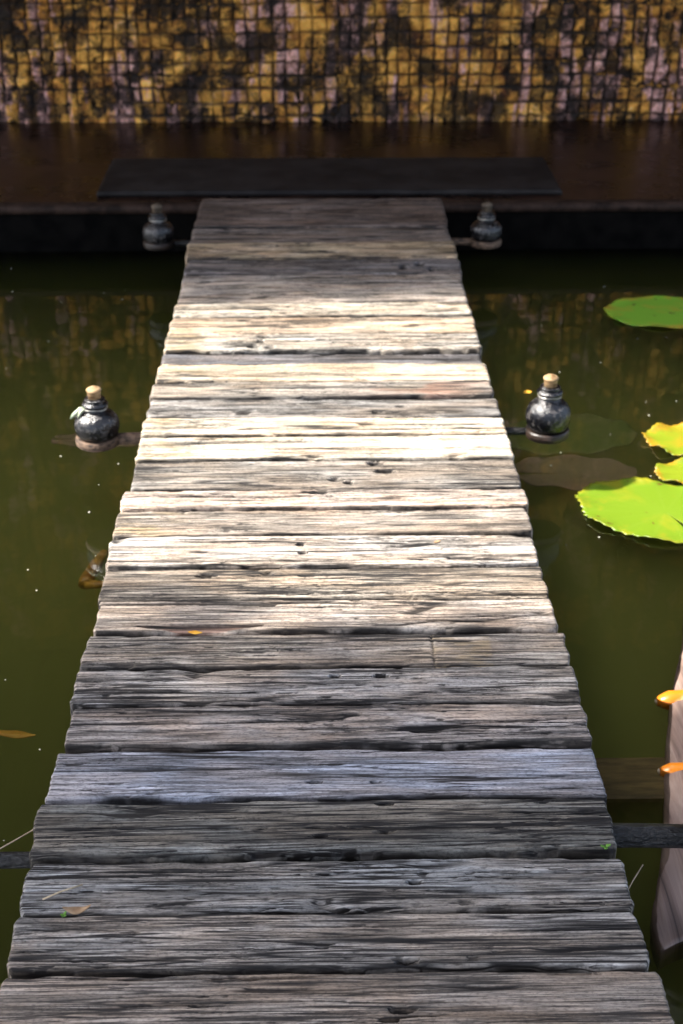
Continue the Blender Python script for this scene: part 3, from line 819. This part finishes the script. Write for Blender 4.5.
# ------------------------------------------------------------------ glare strip, beams, bamboo elbow
def glare_strip():  # solid strip standing in for a bright reflection on the water
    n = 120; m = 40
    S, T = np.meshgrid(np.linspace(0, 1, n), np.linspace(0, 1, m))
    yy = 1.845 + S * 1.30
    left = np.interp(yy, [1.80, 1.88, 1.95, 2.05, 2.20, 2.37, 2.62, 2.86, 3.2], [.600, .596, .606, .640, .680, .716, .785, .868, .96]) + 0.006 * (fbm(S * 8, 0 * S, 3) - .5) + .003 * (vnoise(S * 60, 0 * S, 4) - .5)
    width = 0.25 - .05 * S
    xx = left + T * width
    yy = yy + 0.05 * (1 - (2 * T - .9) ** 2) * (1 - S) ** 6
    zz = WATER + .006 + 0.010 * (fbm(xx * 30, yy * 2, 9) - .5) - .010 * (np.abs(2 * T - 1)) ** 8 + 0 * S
    o = link_mesh('glare_strip', grid_mesh('glare_strip', xx, yy, zz, bottom=WATER - .045), M_GLARE, smooth=True)
    tag(o, 'long tan strip standing in for a bright reflection on the water at the right edge', 'board')
glare_strip()
b1 = box_obj('sunken_beam', M_SUNKBEAM, None, 0.55, 2.4, 2.29, 2.43, WATER - .10, WATER - .012, bevel=.01)
tag(b1, 'brown algae covered beam just under the surface at the lower right', 'beam')
bm = bmesh.new()
add_tube(bm, [(-.590, 3.36, WATER - .030), (-.602, 3.28, WATER - .022), (-.616, 3.20, WATER - .022), (-.614, 3.175, WATER - .022)], .02, 10, taper=[.012, .017, .020, .020], squash=.7)
add_tube(bm, [(-.617, 3.178, WATER - .022), (-.56, 3.180, WATER - .024), (-.49, 3.182, WATER - .02)], .02, 10, taper=[.017, .011, .008], squash=.7)
tag(from_bm('bamboo_elbow', bm, M_RUST, None, True), 'amber brown L shaped piece of bamboo under the water below the left bottle', 'bamboo')
bm = bmesh.new()
def add_leaf(bm, L, W, bend=.1, seed=0, tw=0.0):
    rg = random.Random(seed); n = 12
    cols = []
    for top in (0, -.0012):
        for sgn in (-1, 0, 1):
            col = []
            for k in range(n + 1):
                s_ = k / n; w_ = W * .5 * math.sin(math.pi * s_ ** .8) ** .8 if 0 < s_ < 1 else 0.0006
                col.append(bm.verts.new((L * (s_ - .5), sgn * w_ * (1 + .15 * math.sin(9 * s_ + seed)), bend * L * (s_ - .5) ** 2 * 2 + abs(sgn) * w_ * .25 + top + tw * sgn * w_ * s_)))
            cols.append(col)
    def strip(a, b, fl):
        for k in range(n):
            q = (a[k], a[k+1], b[k+1], b[k]); bm.faces.new(q if fl else q[::-1])
    strip(cols[0], cols[1], 1); strip(cols[1], cols[2], 1); strip(cols[3], cols[4], 0); strip(cols[4], cols[5], 0)
    strip(cols[0], cols[3], 0); strip(cols[2], cols[5], 1)
def leaf(name, mat, loc, rz, L, W, label, cat='leaf', bend=.1, seed=0, rx=0, tw=.3):
    bm = bmesh.new(); add_leaf(bm, L, W, bend, seed, tw)
    o = from_bm(name, bm, mat, None, True); o.location = loc; o.rotation_euler = (rx, 0, rz)
    tag(o, label, cat); return o
leaf('fallen_leaf', M_LEAFY, (0.687, 4.345, WATER + .006), .3, .030, .020, 'small orange leaf afloat behind the right clay bottle', seed=1)
leaf('sunken_leaf', M_LEAFY, (-0.68, 2.535, WATER - .020), -.15, .10, .022, 'yellow leaf under the surface at the left edge where the shade begins', seed=2)
leaf('fallen_leaf', M_LEAFY, (-0.268, 2.522, .002), -.1, .030, .010, 'tiny golden leaf stuck beside the torn sliver in the boardwalk', seed=3)
leaf('fallen_leaf', M_LEAFB, (-0.395, 1.706, .006), .1, .045, .013, 'curled brown leaf lying in the plank joint at the near left', seed=4, bend=.5)
leaf('fallen_leaf', M_LEAFB, (0.27, 2.9, .004), .5, .018, .008, 'tiny brown leaf on the right of the sunlit planks', seed=6)

# sprouts
def sprout(loc, label, n, seed, s=.012):
    r = empty('sprout', loc); tag(r, label, 'sprout')
    rg = random.Random(seed)
    for k in range(n):
        bm = bmesh.new(); add_leaf(bm, s, s * .7, .2, k, .2)
        o = from_bm('leaflet', bm, M_CLOVER, r, True)
        a = k * 6.28 / n + rg.random(); o.location = (math.cos(a) * s * .5, math.sin(a) * s * .5, .004 + rg.random() * .004); o.rotation_euler = (0, -.3, a)
sprout((0.475, 1.842, .002), 'tiny green sprout in the plank joint at the right end', 3, 1, .009)
sprout((-0.415, 1.698, .000), 'tuft of moss sprouts in the plank joint by the curled leaf', 5, 2, .006)

# straws
def straw(pts, label, r=.0013, name='straw'):
    bm = bmesh.new(); add_tube(bm, pts, r, 5)
    tag(from_bm(name, bm, M_STRAW, None, True), label, 'straw')
straw([(-.455, 1.735, .004), (-.43, 1.748, .007), (-.395, 1.766, .006)], 'short pale straw lying on the near left planks', .0015)
straw([(-.66, 1.90, -.10), (-.55, 1.94, -.055), (-.455, 1.972, -.012)], 'thin twig poking out below the near left planks', .0014)
straw([(.556, 1.985, WATER + .004), (.580, 2.02, WATER + .016), (.606, 2.058, WATER + .02)], 'thin grass straw afloat on dark water beside the near right bark arm')

# ------------------------------------------------------------------ koi
def koi(x, y, z, rz, label, L=.24, seed=0):
    r = empty('koi', (x, y, z), rz); tag(r, label, 'fish', 'orange koi at the right edge')
    bm = bmesh.new(); n = 26; seg = 18; rings = []
    for k in range(n + 1):
        s_ = k / n
        w_ = L * .105 * (min(1, (s_ * 7 + .18)) ** .5 if s_ < .14 else 1) * (1 - max(0, (s_ - .3) / .7) ** 1.4 * .86)
        h_ = w_ * .95
        bx = s_ * L; by = .012 * math.sin(s_ * 3.0) * s_
        rings.append([bm.verts.new((bx, by + w_ * math.cos(2*math.pi*q/seg), h_ * math.sin(2*math.pi*q/seg) * (1 if math.sin(2*math.pi*q/seg) > 0 else .8))) for q in range(seg)])
    for a, b_ in zip(rings[:-1], rings[1:]):
        for q in range(seg): bm.faces.new((a[q], a[(q+1)%seg], b_[(q+1)%seg], b_[q]))
    bm.faces.new(rings[0][::-1]); bm.faces.new(rings[-1])
    from_bm('body', bm, M_KOI, r, True)
    bm = bmesh.new(); bmesh.ops.create_uvsphere(bm, u_segments=14, v_segments=8, radius=1, matrix=Matrix.Translation((.002, .003, -.001)) @ Matrix.Diagonal((.006, .010, .006, 1)))
    from_bm('mouth', bm, M_KOIW, r, True)
    for s_ in (-1, 1):
        bm = bmesh.new(); bmesh.ops.create_uvsphere(bm, u_segments=10, v_segments=8, radius=.0035, matrix=Matrix.Translation((.030, s_ * .0205, .008)))
        from_bm('eye', bm, M_EYE, r, True)
        bm = bmesh.new(); add_leaf(bm, .05, .026, .1, 3, 0)
        o = from_bm('pectoral_fin', bm, M_FIN, r, True); o.location = (.075, s_ * .04, -.010); o.rotation_euler = (0, 0, s_ * .9)
    bm = bmesh.new(); add_leaf(bm, .08, .030, .1, 4, 0)
    o = from_bm('dorsal_fin', bm, M_FIN, r, True); o.location = (.12, .004, .020); o.rotation_euler = (R(90), 0, 0)
    bm = bmesh.new(); add_leaf(bm, .07, .06, .1, 5, 0)
    o = from_bm('tail_fin', bm, M_FIN, r, True); o.location = (L + .02, .008, 0); o.rotation_euler = (R(80), 0, .1)
koi(.755, 2.622, WATER - .010, .05, 'orange koi with pale nose nosing over the glare strip, farther of the two', seed=1)
koi(.708, 2.372, WATER - .010, -.05, 'orange koi with white lips nosing over the glare strip, nearer of the two', L=.2, seed=2)

# ------------------------------------------------------------------ pollen flecks on the water (uncountable)
rg = random.Random(11); bm = bmesh.new()
for k in range(80):
    x = rg.choice((-1, 1)) * rg.uniform(.52, 1.7); y = rg.uniform(1.6, 5.7); s_ = rg.uniform(.0008, .0028)
    add_lathe(bm, [(s_ * .8, 0), (s_, .0008), (s_ * .5, .0016)], 7, (x, y, WATER + .0005))
tag(from_bm('pollen_flecks', bm, M_DEBRIS, None), 'tiny pale pollen flecks scattered over the pond surface', 'pollen', kind='stuff')
